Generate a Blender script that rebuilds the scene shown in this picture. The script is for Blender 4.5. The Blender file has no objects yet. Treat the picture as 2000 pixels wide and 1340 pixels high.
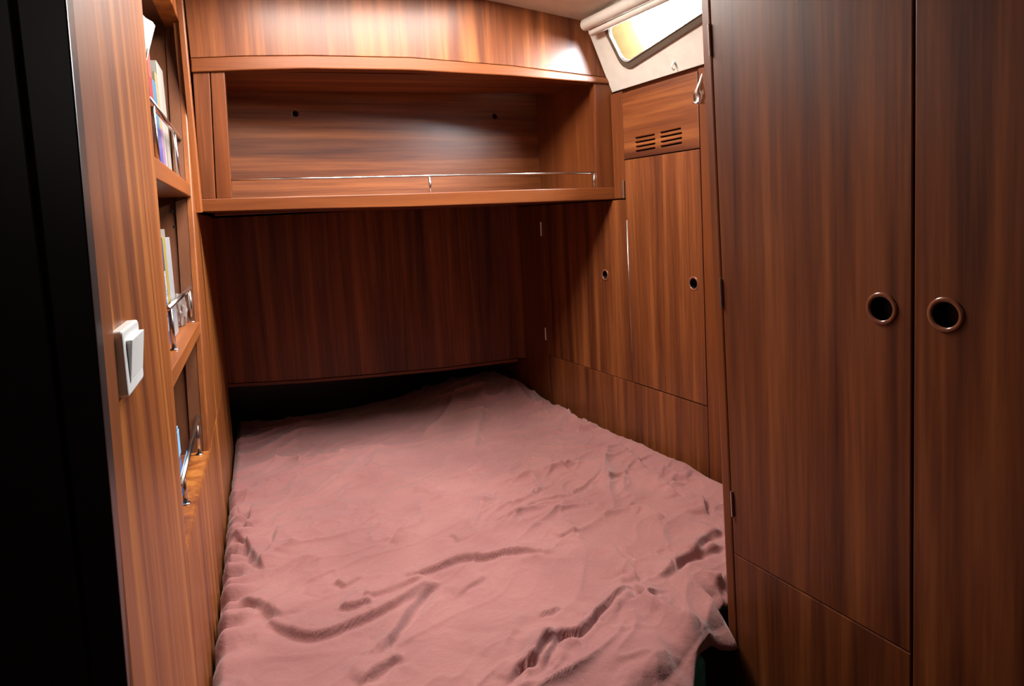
import bpy, bmesh, math, random
import numpy as np
from mathutils import Matrix, Vector, noise
random.seed(7)
S = bpy.context.scene
C = S.collection
# ------------------------------------------------------------------ camera, world, light, exposure
FPX, EYE = 1300.0, Vector((0, 0, 1.30))
cd = bpy.data.cameras.new('camera'); cam = bpy.data.objects.new('camera', cd); C.objects.link(cam)
cd.sensor_fit = 'HORIZONTAL'; cd.sensor_width = 36; cd.lens = FPX*36/2000; cd.shift_y = -0.0715
cd.clip_start = 0.02; cd.clip_end = 200
CR = Matrix.Rotation(math.radians(-24.6), 3, 'Z') @ Matrix.Rotation(math.radians(85), 3, 'X') @ Matrix.Rotation(math.radians(-3.1), 3, 'Z')
cam.matrix_world = Matrix.Translation(EYE) @ CR.to_4x4()
S.camera = cam
S.view_settings.view_transform = 'Standard'; S.view_settings.look = 'None'
S.view_settings.gamma = 1; S.view_settings.use_curve_mapping = False
S.view_settings.exposure = 0.34
w = bpy.data.worlds.new('sky'); S.world = w; w.use_nodes = True
bg = w.node_tree.nodes['Background']; bg.inputs[0].default_value = (0.86, 0.93, 1.0, 1); bg.inputs[1].default_value = 250.0
def area(name, loc, target, sx, sy, power, col):
    d = bpy.data.lights.new(name, 'AREA'); d.shape = 'RECTANGLE'; d.size = sx; d.size_y = sy
    d.energy = power; d.color = col
    o = bpy.data.objects.new(name, d); C.objects.link(o); o.location = loc
    o.rotation_euler = (Vector(target)-Vector(loc)).to_track_quat('-Z', 'Y').to_euler()
    return o
HATCH = area('hatch_daylight', (0.40, 1.36, 1.885), (0.40, 1.36, 0), 0.56, 0.30, 22.0, (1.0, 0.93, 0.86))
SALOON = area('saloon_daylight', (-0.1, -0.75, 1.75), (0.3, 0.9, 0.6), 0.5, 0.5, 0.5, (1.0, 0.90, 0.82))

# ------------------------------------------------------------------ planes of the cabin
def at(u, v, plane):
    d = CR @ Vector(((u-1000)/FPX, -(v-670)/FPX-0.0715*2000/FPX, -1.0))
    o, n = plane[0], plane[3]
    return EYE + d*((o-EYE).dot(n)/d.dot(n))
def frame(o, u):                       # upright plane: u along the wall, z up, n towards the room
    u = Vector(u).normalized(); v = Vector((0, 0, 1)); return (Vector(o), u, v, u.cross(v))
def shifted(pl, d): return (pl[0]+pl[3]*d, pl[1], pl[2], pl[3])
def uv(p, pl): q = p-pl[0]; return (q.dot(pl[1]), q.dot(pl[2]))
def px(pl, *pts, w=0.0):               # picture points -> plane coordinates (measured on the plane w in front)
    pw = shifted(pl, w) if w else pl
    return [uv(at(a, b, pw), pl) for a, b in pts]
def mat4(pl):
    m = Matrix.Identity(4)
    for i, c in enumerate((pl[1], pl[2], pl[3], pl[0])):
        for j in range(3): m[j][i] = c[j]
    return m
LW = frame((-0.123, 0, 0), (0.066, 1, 0))          # port side: bookcase
RW = frame((1.142, 0, 0), (0.045, -1, 0))          # starboard side: low locker under the window
KW = frame((0.772, 0, 0), (0.045, -1, 0))          # wardrobe front
FW = frame((0, 1.727, 0), (1, -0.10, 0))           # front of the overhead shelf
BW = frame((0, 2.303, 0), (1, -0.10, 0))           # bulkhead under the shelf
QW = frame((0, 1.920, 0), (1, 0.055, 0))           # back of the overhead shelf
NW = frame((0, 0.570, 0), (1, 0, 0))               # dark bulkhead beside the doorway
def xL(y): return -0.123+0.066*y
def xR(y): return 1.142-0.045*y
def xK(y): return 0.772-0.045*y
BED = 0.62

# ------------------------------------------------------------------ materials
def new_mat(name):
    m = bpy.data.materials.new(name); m.use_nodes = True
    nt = m.node_tree; return m, nt, nt.nodes['Principled BSDF']
def node(nt, t, **k):
    n = nt.nodes.new(t)
    for a, b in k.items(): setattr(n, a, b)
    return n
def wood(name, axis, dark=(0.055, 0.0125, 0.0048), mid=(0.138, 0.038, 0.0105), light=(0.255, 0.080, 0.022), rough=0.42, coat=0.16, sc=27.0, contrast=1.15):
    m, nt, b = new_mat(name); L = nt.links
    tc = node(nt, 'ShaderNodeTexCoord'); oi = node(nt, 'ShaderNodeObjectInfo')
    mp = node(nt, 'ShaderNodeMapping'); s = [1, 1, 1]; s[axis] = 0.035; mp.inputs['Scale'].default_value = s
    L.new(tc.outputs['Object'], mp.inputs['Vector'])
    mul = node(nt, 'ShaderNodeMath', operation='MULTIPLY'); mul.inputs[1].default_value = 37.0
    L.new(oi.outputs['Random'], mul.inputs[0])
    add = node(nt, 'ShaderNodeVectorMath', operation='ADD')
    L.new(mp.outputs[0], add.inputs[0]); L.new(mul.outputs[0], add.inputs[1])
    def nz(scale, det, rg, dist=0.0):
        n = node(nt, 'ShaderNodeTexNoise'); n.inputs['Scale'].default_value = scale; n.inputs['Detail'].default_value = det
        n.inputs['Roughness'].default_value = rg; n.inputs['Distortion'].default_value = dist
        L.new(add.outputs[0], n.inputs['Vector']); return n
    n1 = nz(sc, 3, 0.55, 0.4); n2 = nz(sc*7, 3, 0.6); n3 = nz(sc*0.22, 1, 0.5)
    def mixv(a, fa, c, fc):
        x = node(nt, 'ShaderNodeMath', operation='MULTIPLY'); x.inputs[1].default_value = fa; L.new(a, x.inputs[0])
        y = node(nt, 'ShaderNodeMath', operation='MULTIPLY_ADD'); y.inputs[1].default_value = fc; L.new(c, y.inputs[0]); L.new(x.outputs[0], y.inputs[2])
        return y.outputs[0]
    f = mixv(n1.outputs[0], 0.62, n2.outputs[0], 0.20); f2 = mixv(f, 1.0, n3.outputs[0], 0.18)
    cr = node(nt, 'ShaderNodeValToRGB'); e = cr.color_ramp.elements
    k = 0.17/contrast
    e[0].position = 0.5-k; e[0].color = (*dark, 1); e[1].position = 0.5+k; e[1].color = (*light, 1)
    md = e.new(0.5); md.color = (*mid, 1)
    L.new(f2, cr.inputs[0]); L.new(cr.outputs[0], b.inputs['Base Color'])
    b.inputs['Roughness'].default_value = rough; b.inputs['Specular IOR Level'].default_value = 0.32
    b.inputs['Coat Weight'].default_value = coat; b.inputs['Coat Roughness'].default_value = 0.24
    bp = node(nt, 'ShaderNodeBump'); bp.inputs['Strength'].default_value = 0.06; bp.inputs['Distance'].default_value = 0.002
    L.new(n2.outputs[0], bp.inputs['Height']); L.new(bp.outputs[0], b.inputs['Normal'])
    return m
WV = wood('mahogany_vertical_grain', 1)
WH = wood('mahogany_horizontal_grain', 0, coat=0.5)
WB = wood('orange_mahogany_bookcase', 1, (0.115, 0.026, 0.007), (0.25, 0.072, 0.014), (0.41, 0.145, 0.028), coat=0.10, sc=34, contrast=1.3)
SB_ = wood('solid_orange_mahogany', 1, (0.14, 0.036, 0.010), (0.21, 0.060, 0.014), (0.30, 0.092, 0.020), coat=0.10, sc=40, contrast=0.8)
SBH = wood('solid_orange_mahogany_lengthwise', 0, (0.14, 0.036, 0.010), (0.21, 0.060, 0.014), (0.30, 0.092, 0.020), coat=0.10, sc=40, contrast=0.8)
SV = wood('solid_mahogany_upright', 1, (0.078, 0.018, 0.005), (0.125, 0.032, 0.0075), (0.185, 0.050, 0.011), sc=40, contrast=0.8)
SH = wood('solid_mahogany_lengthwise', 0, (0.09, 0.022, 0.006), (0.145, 0.039, 0.009), (0.21, 0.060, 0.0135), sc=40, contrast=0.8)
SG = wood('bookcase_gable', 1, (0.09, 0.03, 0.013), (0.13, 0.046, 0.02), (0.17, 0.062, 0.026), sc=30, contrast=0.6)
def grainy(name, col, rough=0.5, amt=0.06, scale=30, metal=0.0, spec=0.5):
    m, nt, b = new_mat(name); L = nt.links
    tc = node(nt, 'ShaderNodeTexCoord'); n = node(nt, 'ShaderNodeTexNoise'); n.inputs['Scale'].default_value = scale; n.inputs['Detail'].default_value = 4
    L.new(tc.outputs['Object'], n.inputs['Vector'])
    cr = node(nt, 'ShaderNodeValToRGB'); e = cr.color_ramp.elements
    e[0].position = 0.3; e[0].color = (*[c*(1-amt) for c in col], 1); e[1].position = 0.7; e[1].color = (*[min(1, c*(1+amt)) for c in col], 1)
    L.new(n.outputs[0], cr.inputs[0]); L.new(cr.outputs[0], b.inputs['Base Color'])
    b.inputs['Roughness'].default_value = rough; b.inputs['Metallic'].default_value = metal; b.inputs['Specular IOR Level'].default_value = spec
    return m
CREAM = grainy('cream_liner', (0.62, 0.57, 0.50), 0.5)
CREAMC = grainy('cream_headlining', (0.60, 0.52, 0.42), 0.7)
REVEAL = grainy('darkened_window_reveal', (0.024, 0.016, 0.0066), 1.0, spec=0.0)  # cream reveal, colour darkened to hold back the strong sky light
BRONZE = grainy('brown_window_frame', (0.10, 0.075, 0.055), 0.4)
WHITEP = grainy('white_plastic', (0.80, 0.82, 0.80), 0.3, 0.02)
GREYP = grainy('grey_plastic', (0.42, 0.42, 0.41), 0.4, 0.02)
CHROME = grainy('brushed_chrome', (0.62, 0.60, 0.58), 0.22, 0.05, 60, 1.0)
STEEL = grainy('hinge_steel', (0.50, 0.47, 0.44), 0.3, 0.05, 60, 1.0)
BLACK = grainy('black_hole', (0.004, 0.004, 0.005), 0.6)
DARK = grainy('shade_dark_bulkhead', (0.022, 0.015, 0.014), 0.35, 0.2, 12)  # near-black colour stands for the unlit side of bulkhead and saloon
DARKF = grainy('dark_floor', (0.02, 0.015, 0.013), 0.5, 0.2, 12)
TEAL = grainy('teal_mattress_cover', (0.05, 0.30, 0.26), 0.8, 0.15, 60)
RINGM = wood('turned_mahogany_ring', 1, (0.11, 0.034, 0.016), (0.17, 0.055, 0.026), (0.22, 0.075, 0.034), rough=0.18, coat=0.6, sc=60)
PAPER = grainy('page_paper', (0.74, 0.71, 0.62), 0.8, 0.04, 200)
def cover(name, col, rough=0.4): return grainy(name, col, rough, 0.06, 50)
def fabric():
    m, nt, b = new_mat('dusty_rose_linen'); L = nt.links
    tc = node(nt, 'ShaderNodeTexCoord')
    n = node(nt, 'ShaderNodeTexNoise'); n.inputs['Scale'].default_value = 7; n.inputs['Detail'].default_value = 5
    L.new(tc.outputs['Object'], n.inputs['Vector'])
    cr = node(nt, 'ShaderNodeValToRGB'); e = cr.color_ramp.elements
    e[0].position = 0.3; e[0].color = (0.245, 0.101, 0.095, 1); e[1].position = 0.7; e[1].color = (0.305, 0.132, 0.121, 1)
    L.new(n.outputs[0], cr.inputs[0]); L.new(cr.outputs[0], b.inputs['Base Color'])
    b.inputs['Roughness'].default_value = 0.9; b.inputs['Specular IOR Level'].default_value = 0.15
    b.inputs['Sheen Weight'].default_value = 0.25; b.inputs['Sheen Roughness'].default_value = 0.5
    n2 = node(nt, 'ShaderNodeTexNoise'); n2.inputs['Scale'].default_value = 70; n2.inputs['Detail'].default_value = 6; n2.inputs['Roughness'].default_value = 0.6
    L.new(tc.outputs['Object'], n2.inputs['Vector'])
    bp = node(nt, 'ShaderNodeBump'); bp.inputs['Strength'].default_value = 0.5; bp.inputs['Distance'].default_value = 0.004
    L.new(n2.outputs[0], bp.inputs['Height']); L.new(bp.outputs[0], b.inputs['Normal'])
    return m
ROSE = fabric()
def glass(name, col=(1, 1, 1), rough=0.0, amount=1.0):
    m, nt, b = new_mat(name)
    b.inputs['Base Color'].default_value = (*col, 1); b.inputs['Transmission Weight'].default_value = amount
    b.inputs['Roughness'].default_value = rough; b.inputs['IOR'].default_value = 1.15
    return m
def pane():
    m, nt, b = new_mat('window_glass'); L = nt.links
    tr = node(nt, 'ShaderNodeBsdfTransparent'); gl_ = node(nt, 'ShaderNodeBsdfGlossy'); gl_.inputs['Roughness'].default_value = 0.02
    mx = node(nt, 'ShaderNodeMixShader'); mx.inputs[0].default_value = 0.05
    L.new(tr.outputs[0], mx.inputs[1]); L.new(gl_.outputs[0], mx.inputs[2]); L.new(mx.outputs[0], nt.nodes['Material Output'].inputs['Surface'])
    return m
PANE = pane()
CLEARBAG = glass('crinkled_clear_plastic', (0.80, 0.72, 0.68), 0.15, 0.8)

# ------------------------------------------------------------------ helpers
WM = {}
def put(name, me, M, parent=None, kind=None, label=None, m=None):
    o = bpy.data.objects.new(name, me); C.objects.link(o)
    if m is not None and not me.materials: me.materials.append(m)
    o.matrix_basis = M; WM[o.name] = M.copy()
    if parent is not None:
        o.parent = parent; o.matrix_parent_inverse = WM[parent.name].inverted()
    if kind: o['kind'] = kind
    if label: o['label'] = label
    return o
def tag(o, label, cat, group=None):
    o['label'] = label; o['category'] = cat
    if group: o['group'] = group
    return o
def thing(name, label, cat, loc, group=None):
    o = bpy.data.objects.new(name, None); C.objects.link(o); o.empty_display_size = 0.05
    M = Matrix.Translation(Vector(loc)); o.matrix_basis = M; WM[o.name] = M
    return tag(o, label, cat, group)
def mesh_of(bm, smooth=False):
    bmesh.ops.recalc_face_normals(bm, faces=bm.faces[:])
    me = bpy.data.meshes.new('m'); bm.to_mesh(me); bm.free()
    if smooth:
        for p in me.polygons: p.use_smooth = True
    return me
def prism_bm(poly, w0, w1, holes=(), bev=0.0):
    bm = bmesh.new(); edges = []
    for loop in (poly, *holes):
        vs = [bm.verts.new((a, b, w1)) for a, b in loop]
        edges += [bm.edges.new((vs[i], vs[(i+1) % len(vs)])) for i in range(len(vs))]
    if holes:
        bmesh.ops.triangle_fill(bm, use_beauty=True, use_dissolve=False, edges=edges)
    else:
        bm.faces.new(bm.verts[:])
    front = set(bm.faces)
    r = bmesh.ops.extrude_face_region(bm, geom=bm.faces[:])
    for g in r['geom']:
        if isinstance(g, bmesh.types.BMVert): g.co.z = w0
    bmesh.ops.recalc_face_normals(bm, faces=bm.faces[:])
    if bev:
        es = [e for e in bm.edges if len(e.link_faces) == 2 and all(abs(v.co.z-w1) < 1e-7 for v in e.verts) and e.calc_face_angle(0) > 1.0]
        bmesh.ops.bevel(bm, geom=es, offset=bev, segments=2, profile=0.5, affect='EDGES')
    return bm
def prism(name, pl, poly, w0, w1, m, parent=None, holes=(), bev=0.0015, kind=None, label=None):
    return put(name, mesh_of(prism_bm(poly, w0, w1, holes, bev)), mat4(pl), parent, kind, label, m)
def rect(a, b, c, d): return [(a, c), (b, c), (b, d), (a, d)]
def circle(c, r, n=20, ry=None): return [(c[0]+r*math.cos(2*math.pi*i/n), c[1]+(ry or r)*math.sin(2*math.pi*i/n)) for i in range(n)]
def slot(a, b, r, n=6):               # rounded slot between two points
    d = Vector(b)-Vector(a); t = math.atan2(d.y, d.x); out = []
    for c, t0 in ((b, t-math.pi/2), (a, t+math.pi/2)):
        out += [(c[0]+r*math.cos(t0+math.pi*i/n), c[1]+r*math.sin(t0+math.pi*i/n)) for i in range(n+1)]
    return out
def ring_mesh(R, r, flat=0.6, n=32, k=12):      # turned ring about z
    bm = bmesh.new(); g = []
    for i in range(n):
        a = 2*math.pi*i/n; row = []
        for j in range(k):
            t = 2*math.pi*j/k; rr = R+r*math.cos(t)
            row.append(bm.verts.new((rr*math.cos(a), rr*math.sin(a), r*flat*math.sin(t))))
        g.append(row)
    for i in range(n):
        for j in range(k):
            bm.faces.new((g[i][j], g[(i+1) % n][j], g[(i+1) % n][(j+1) % k], g[i][(j+1) % k]))
    return mesh_of(bm, True)
def tube_bm(bm, pts, rads, k=10, cap=True, twist=None):
    pts = [Vector(p) for p in pts]; rows = []
    if not hasattr(rads, '__len__'): rads = [rads]*len(pts)
    ref = None
    for i, p in enumerate(pts):
        d = (pts[min(i+1, len(pts)-1)]-pts[max(i-1, 0)]).normalized()
        if ref is None: ref = Vector((0, 0, 1)) if abs(d.z) < 0.9 else Vector((1, 0, 0))
        a = d.cross(ref).normalized(); b = d.cross(a)
        ref = b if False else ref
        rows.append([bm.verts.new(p+(a*math.cos(2*math.pi*j/k)+b*math.sin(2*math.pi*j/k))*rads[i]) for j in range(k)])
    for i in range(len(rows)-1):
        for j in range(k):
            bm.faces.new((rows[i][j], rows[i][(j+1) % k], rows[i+1][(j+1) % k], rows[i+1][j]))
    if cap:
        bm.faces.new(rows[0]); bm.faces.new(rows[-1])
def tube(name, pts, rads, m, parent=None, k=10, label=None):
    o = Vector(pts[0]); bm = bmesh.new(); tube_bm(bm, [Vector(p)-o for p in pts], rads, k)
    return put(name, mesh_of(bm, True), Matrix.Translation(o), parent, None, label, m)
def box_w(name, o, ax, ay, az, m, parent=None, bev=0.001, label=None):   # box from corner o with three edge vectors
    ax, ay, az = Vector(ax), Vector(ay), Vector(az)
    X, Z = ax.normalized(), az.normalized(); Y = Z.cross(X).normalized()
    M = mat4((Vector(o), X, Y, Z)); Mi = M.inverted()
    bm = bmesh.new(); vs = {}
    for i in (0, 1):
        for j in (0, 1):
            for k in (0, 1): vs[i, j, k] = bm.verts.new(Mi @ (Vector(o)+ax*i+ay*j+az*k))
    for f in (((0,0,0),(0,1,0),(1,1,0),(1,0,0)), ((0,0,1),(1,0,1),(1,1,1),(0,1,1)), ((0,0,0),(1,0,0),(1,0,1),(0,0,1)),
              ((0,1,0),(0,1,1),(1,1,1),(1,1,0)), ((0,0,0),(0,0,1),(0,1,1),(0,1,0)), ((1,0,0),(1,1,0),(1,1,1),(1,0,1))):
        bm.faces.new([vs[c] for c in f])
    bmesh.ops.recalc_face_normals(bm, faces=bm.faces[:])
    if bev: bmesh.ops.bevel(bm, geom=bm.edges[:], offset=bev, segments=2, profile=0.5, affect='EDGES')
    return put(name, mesh_of(bm), M, parent, None, label, m)
def lerp(a, b, t): return a+(b-a)*t
def pt(pl, a, b, w=0.0): return pl[0]+pl[1]*a+pl[2]*b+pl[3]*w

# ------------------------------------------------------------------ room shell
GROUND = (Vector((0, 0, 0)), Vector((1, 0, 0)), Vector((0, 1, 0)), Vector((0, 0, 1)))
prism('floor', GROUND, rect(-1.35, 1.35, -1.35, 2.66), -0.03, 0.0, DARKF, kind='structure')
# cambered ceiling, following the top of the shelf fascia
cam_pts = [(-1.35, 1.86), (-0.3, 1.905), (0.2, 1.905), (0.50, 1.885), (0.762, 1.852), (1.0, 1.815), (1.35, 1.745)]
bm = bmesh.new(); rows = []
HX0, HX1, HY0, HY1 = 0.10, 0.70, 1.20, 1.52
xs = sorted(set([-1.35, -0.3, 0.0, HX0, HX1, 0.4, 0.762, 0.9, 1.005])); ys = [-1.35, HY0, HY1, 2.66]
zc = lambda x: float(np.interp(x, [p[0] for p in cam_pts], [p[1] for p in cam_pts]))
g = [[bm.verts.new((x, y, zc(x))) for y in ys] for x in xs]
for i in range(len(xs)-1):
    for j in range(3):
        if HX0 <= xs[i] < HX1-1e-6 and j == 1: continue
        bm.faces.new((g[i][j], g[i+1][j], g[i+1][j+1], g[i][j+1]))
r = bmesh.ops.extrude_face_region(bm, geom=bm.faces[:])
for q in r['geom']:
    if isinstance(q, bmesh.types.BMVert): q.co.z += 0.05
put('ceiling', mesh_of(bm), Matrix.Identity(4), None, 'structure', None, CREAMC)
# the deck hatch in the ceiling: coaming and frosted lid
hf = prism('window_2', GROUND, rect(HX0-0.03, HX1+0.03, HY0-0.03, HY1+0.03), 1.865, 1.90, CREAM, holes=[rect(HX0+0.01, HX1-0.01, HY0+0.01, HY1-0.01)], kind='structure')
prism('hatch_lid', GROUND, rect(HX0-0.02, HX1+0.02, HY0-0.02, HY1+0.02), 1.96, 1.975, WHITEP, hf)
for nm, a in (('coaming', (HX0-0.01, HX0, HY0, HY1)), ('coaming', (HX1, HX1+0.01, HY0, HY1)), ('coaming', (HX0-0.01, HX1+0.01, HY0-0.01, HY0)), ('coaming', (HX0-0.01, HX1+0.01, HY1, HY1+0.01))):
    prism(nm, GROUND, rect(*a), 1.90, 1.962, CREAM, hf)
# outer walls
box = lambda n, a, b, c, d, z0, z1, m: prism(n, GROUND, rect(a, b, c, d), z0, z1, m, kind='structure')
box('leak_roof_saloon', 1.0055, 1.14, -1.35, 0.815, 1.80, 1.86, CREAMC)  # unseen roof strip added to keep sky light out beside the saloon
box('leak_roof_stern', 1.0055, 1.14, 1.70, 2.66, 1.80, 1.86, CREAMC)  # hidden roof strip added against light leaking in above the recess
box('wall_left', -0.50, -0.47, 0.57, 2.63, 0, 1.95, SG)
prism('wall_right', RW, rect(-2.64, -0.55, 0, 1.612), -0.05, -0.022, SG, kind='structure')
prism('wall_right', RW, rect(-2.64, -1.585, 1.6125, 1.95), -0.05, -0.022, SG, kind='structure')
prism('wall_right', RW, rect(-2.64, -1.625, 1.60, 1.95), -0.021, -0.0005, SG, kind='structure')
prism('wall_right', RW, rect(-0.90, -0.55, 1.6125, 1.95), -0.05, -0.022, SG, kind='structure')
box('wall_behind', -1.33, 1.33, -1.33, -1.30, 0, 1.95, DARK)
box('wall_port', -1.33, -1.30, -1.3, 0.6, 0, 1.95, DARK)
box('wall_starboard', 1.11, 1.14, -1.33, 0.815, 0, 1.95, DARK)
box('wall_starboard', 0.79, 1.108, 0.80, 0.815, 0, 1.95, DARK)  # unseen end cap added to close a light leak into the wardrobe
box('wall_stern', -0.50, 1.33, 2.62, 2.65, 0, 1.95, DARK)
# bulkhead beside the doorway, its shade put into the colour, with a jamb and a groove
ed = px(NW, (130, 0), (250, 1340))
sl = (ed[1][0]-ed[0][0])/(ed[1][1]-ed[0][1])
ex = lambda z: ed[0][0]+sl*(z-ed[0][1])
gr = px(NW, (24, 0), (42, 160)); gx = gr[0][0]
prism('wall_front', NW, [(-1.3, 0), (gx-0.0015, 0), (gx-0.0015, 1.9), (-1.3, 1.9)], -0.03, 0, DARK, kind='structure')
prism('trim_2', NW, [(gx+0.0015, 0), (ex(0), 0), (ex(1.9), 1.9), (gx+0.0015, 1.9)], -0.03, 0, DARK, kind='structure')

# ------------------------------------------------------------------ bookcase on the left wall
bc = thing('bookcase', 'built-in mahogany bookcase with railed shelves along the left wall', 'bookcase', (-0.1, 1.3, 0))
TH = 0.035
# near trim + tall panel carrying the light switch
e0 = px(LW, (131, 0), (250, 1340)); e1 = px(LW, (161, 0), (274, 1340)); e2 = px(LW, (279, 25), (338, 780), (375, 1200))
def ln(a, b, z): return a[0]+(b[0]-a[0])*(z-a[1])/(b[1]-a[1])
Z0, Z1 = 0.0, 1.90
n0 = 0.0015
prism('trim_1', LW, [(ln(*e0, Z0), Z0), (ln(*e1, Z0)-n0, Z0), (ln(*e1, Z1)-n0, Z1), (ln(*e0, Z1), Z1)], -0.03, 0.003, SB_, kind='structure', bev=0.004)
zt = 1.768        # top of the opening
zb = [0.835, 0.86]
near = lambda z: ln(e2[0], e2[2], z)
fe = px(LW, (357, 95), (376, 370), (393, 628), (410, 880))
prism('front_panel', LW, [(ln(*e1, Z0)+n0, Z0), (near(Z0), Z0), (near(Z1), Z1), (ln(*e1, Z1)+n0, Z1)], -TH, 0, WB, bc)
far = lambda z: ln(fe[0], fe[3], z)
bs = px(LW, (410, 880), (365, 1075))
zbf, zbn = bs[0][1], bs[1][1]
FE = 1.724       # where the shelf front meets this wall
prism('shade_strip', LW, [(far(zbf)+0.001, zbf), (far(zbf)+0.016, zbf), (far(1.80)+0.016, 1.80), (far(1.80)+0.001, 1.80)], -TH, -0.0125, SG, bc, bev=0)  # dark gable wood stands in for shade on the stile's inner face
prism('stile', LW, [(far(zbf), zbf), (1.715, zbf), (1.715, 1.88), (far(1.88)+0.0, 1.88)], -0.012, 0, SB_, bc, bev=0.003)
prism('corner_post', LW, [(1.690, 1.336), (1.719, 1.336), (1.719, 1.88), (1.704, 1.88)], 0.0003, 0.013, SB_, bc, bev=0.003)
prism('header', LW, [(near(zt), zt), (far(zt)-0.0005, zt), (far(1.88)-0.0005, 1.88), (near(1.88), 1.88)], -TH, 0, WB, bc, bev=0.002)
prism('wall_left', LW, [(near(0.0), 0), (2.30, 0), (2.30, zbf), (far(zbf), zbf), (near(zbn), zbn)], -TH, 0.0, WB, kind='structure', bev=0.003)
prism('wall_left', LW, [(1.7165, zbf+0.0005), (2.30, zbf+0.0005), (2.30, 1.335), (1.7165, 1.335)], -TH, 0.0, WB, kind='structure')
# carcass behind the frame
D = -0.24
prism('back_panel', LW, rect(0.8, 1.9, 0.7, 1.85), D-0.012, D, SG, bc)
gz0 = 0.80
prism('gable', LW, [(far(gz0)+0.006, gz0), (far(gz0)+0.026, gz0), (far(1.8)+0.026, 1.8), (far(1.8)+0.006, 1.8)], D+0.001, -TH-0.001, SG, bc)
prism('gable', LW, [(near(gz0)-0.10, gz0), (near(gz0)-0.08, gz0), (near(1.8)-0.08, 1.8), (near(1.8)-0.10, 1.8)], D+0.001, -TH-0.001, SG, bc)
prism('top_board', LW, rect(near(1.8)-0.075, far(1.8)+0.0, zt+0.012, zt+0.03), D+0.001, -TH-0.001, SG, bc)
hm = ring_mesh(0.003, 0.0012, 0.5, 16, 6); hd = None
for (hx, hy) in ((340, 443), (337, 413)):
    # shelf-pin hole in the far gable, seen on its near face
    gu = far(1.24)+0.0065
    gp = (pt(LW, gu, 0, 0), LW[3], Vector((0, 0, 1)), -LW[1])
    p = at(hx, hy, gp)
    bm = bmesh.new(); bmesh.ops.create_circle(bm, cap_ends=True, segments=14, radius=0.0032)
    ph = put('pin_hole', mesh_of(bm), Matrix.Translation(p-LW[1]*0.0006) @ mat4((Vector((0, 0, 0)), gp[1], gp[2], gp[3])).to_3x3().to_4x4(), bc, None, None, BLACK)
# shelves
sp = [px(LW, (302, 301), (371, 357), (372, 382), (305, 346)), px(LW, (337, 730), (393, 628), (395, 651), (338, 770))]
tops = []
for q in sp:
    t = lambda u, q=q: lerp(q[0][1], q[1][1], (u-q[0][0])/(q[1][0]-q[0][0]))
    bt = lambda u, q=q: lerp(q[3][1], q[2][1], (u-q[3][0])/(q[2][0]-q[3][0]))
    tops.append(t)
    a, b = near(t(1.0))-0.07, far(t(1.5))+0.004
    prism('shelf', LW, [(a, bt(a)), (b, bt(b)), (b, t(b)), (a, t(a))], D+0.002, -0.003, SBH, bc, bev=0.002)
tb = lambda u: lerp(zbn, zbf, (u-bs[1][0])/(bs[0][0]-bs[1][0]))
tops.append(tb)
a, b = near(zbn)-0.07, far(zbf)+0.004
prism('shelf', LW, [(a, tb(a)-0.024), (b, tb(b)-0.024), (b, tb(b)-0.001), (a, tb(a)-0.001)], D+0.002, -TH-0.0005, SBH, bc)
prism('shelf_edge', LW, [(near(zbn), zbn-0.001), (far(zbf), zbf-0.001), (far(zbf), zbf-0.0002), (near(zbn), zbn-0.0002)], -TH, -0.001, SBH, bc, bev=0)
# chrome fiddle rails
RO = -0.018
def rail(ends, posts, t, r=0.0045):
    e = px(LW, *ends, w=RO)
    o = tube('rail', [pt(LW, *e[0], RO), pt(LW, *e[1], RO)], r, CHROME, bc, label='chrome fiddle rail')
    for x, y in posts:
        q = px(LW, (x, y), w=RO)[0]; ua = q[0]
        zr = lerp(e[0][1], e[1][1], (ua-e[0][0])/(e[1][0]-e[0][0]))
        bot = pt(LW, ua, t(ua), RO)
        put('post', mesh_of(_tb([(0, 0, 0), (0, 0, zr-t(ua))], 0.0036), True), Matrix.Translation(bot), o, None, None, CHROME)
        put('foot', mesh_of(_tb([(0, 0, 0.0002), (0, 0, 0.002)], 0.0075, 14), True), Matrix.Translation(bot), o, None, None, CHROME)
def _tb(pts, r, k=10):
    bm = bmesh.new(); tube_bm(bm, pts, r, k); return bm
rail(((289, 192), (356, 277)), ((298, 204), (341, 262)), tops[0])
rail(((327, 603), (378, 556)), ((332, 600), (369, 566)), tops[1])
rail(((352, 950), (387, 812)), ((358, 935), (384, 830)), tops[2])

# ------------------------------------------------------------------ overhead shelf across the stern
os_ = thing('overhead_shelf', 'mahogany overhead shelf cabinet with open recess across the far end', 'shelf', (0.5, 1.7, 1.33))
fb = px(FW, (372, 114), (480, 110), (600, 109), (800, 113), (1000, 129), (1185, 152))   # joint between fascia and lip
lb = px(FW, (374, 142), (480, 138), (600, 135), (800, 138), (1000, 149), (1193, 165))
ftop = [(1.10, 1.795), (1.0, 1.828), (0.762, 1.862), (0.5, 1.892), (0.2, 1.91), (0.004, 1.91)]
prism('fascia', FW, [(a, b+0.0012) for a, b in fb]+ftop, -0.02, 0, WV, os_)
prism('lip', FW, lb+[(a, b-0.0008) for a, b in reversed(fb)], -0.035, 0.006, SH, os_, bev=0.003)
sb = px(FW, (394, 414), (600, 408), (800, 404), (1000, 397), (1208, 389)); st = px(FW, (391, 389), (600, 383), (800, 378), (1000, 371), (1208, 366))
prism('shelf_board', FW, sb+list(reversed(st)), -0.5, 0.006, SH, os_, bev=0.002)
zt_, zs_ = 1.652, 1.366
def strip(pl, top, bot, w0, w1, m, par, nm, bev=0.0015):     # upright strip given its two top and two bottom picture points
    a = px(pl, *top, *bot, w=w1); return prism(nm, pl, [a[2], a[3], a[1], a[0]], w0, w1, m, par, bev=bev)
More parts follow.
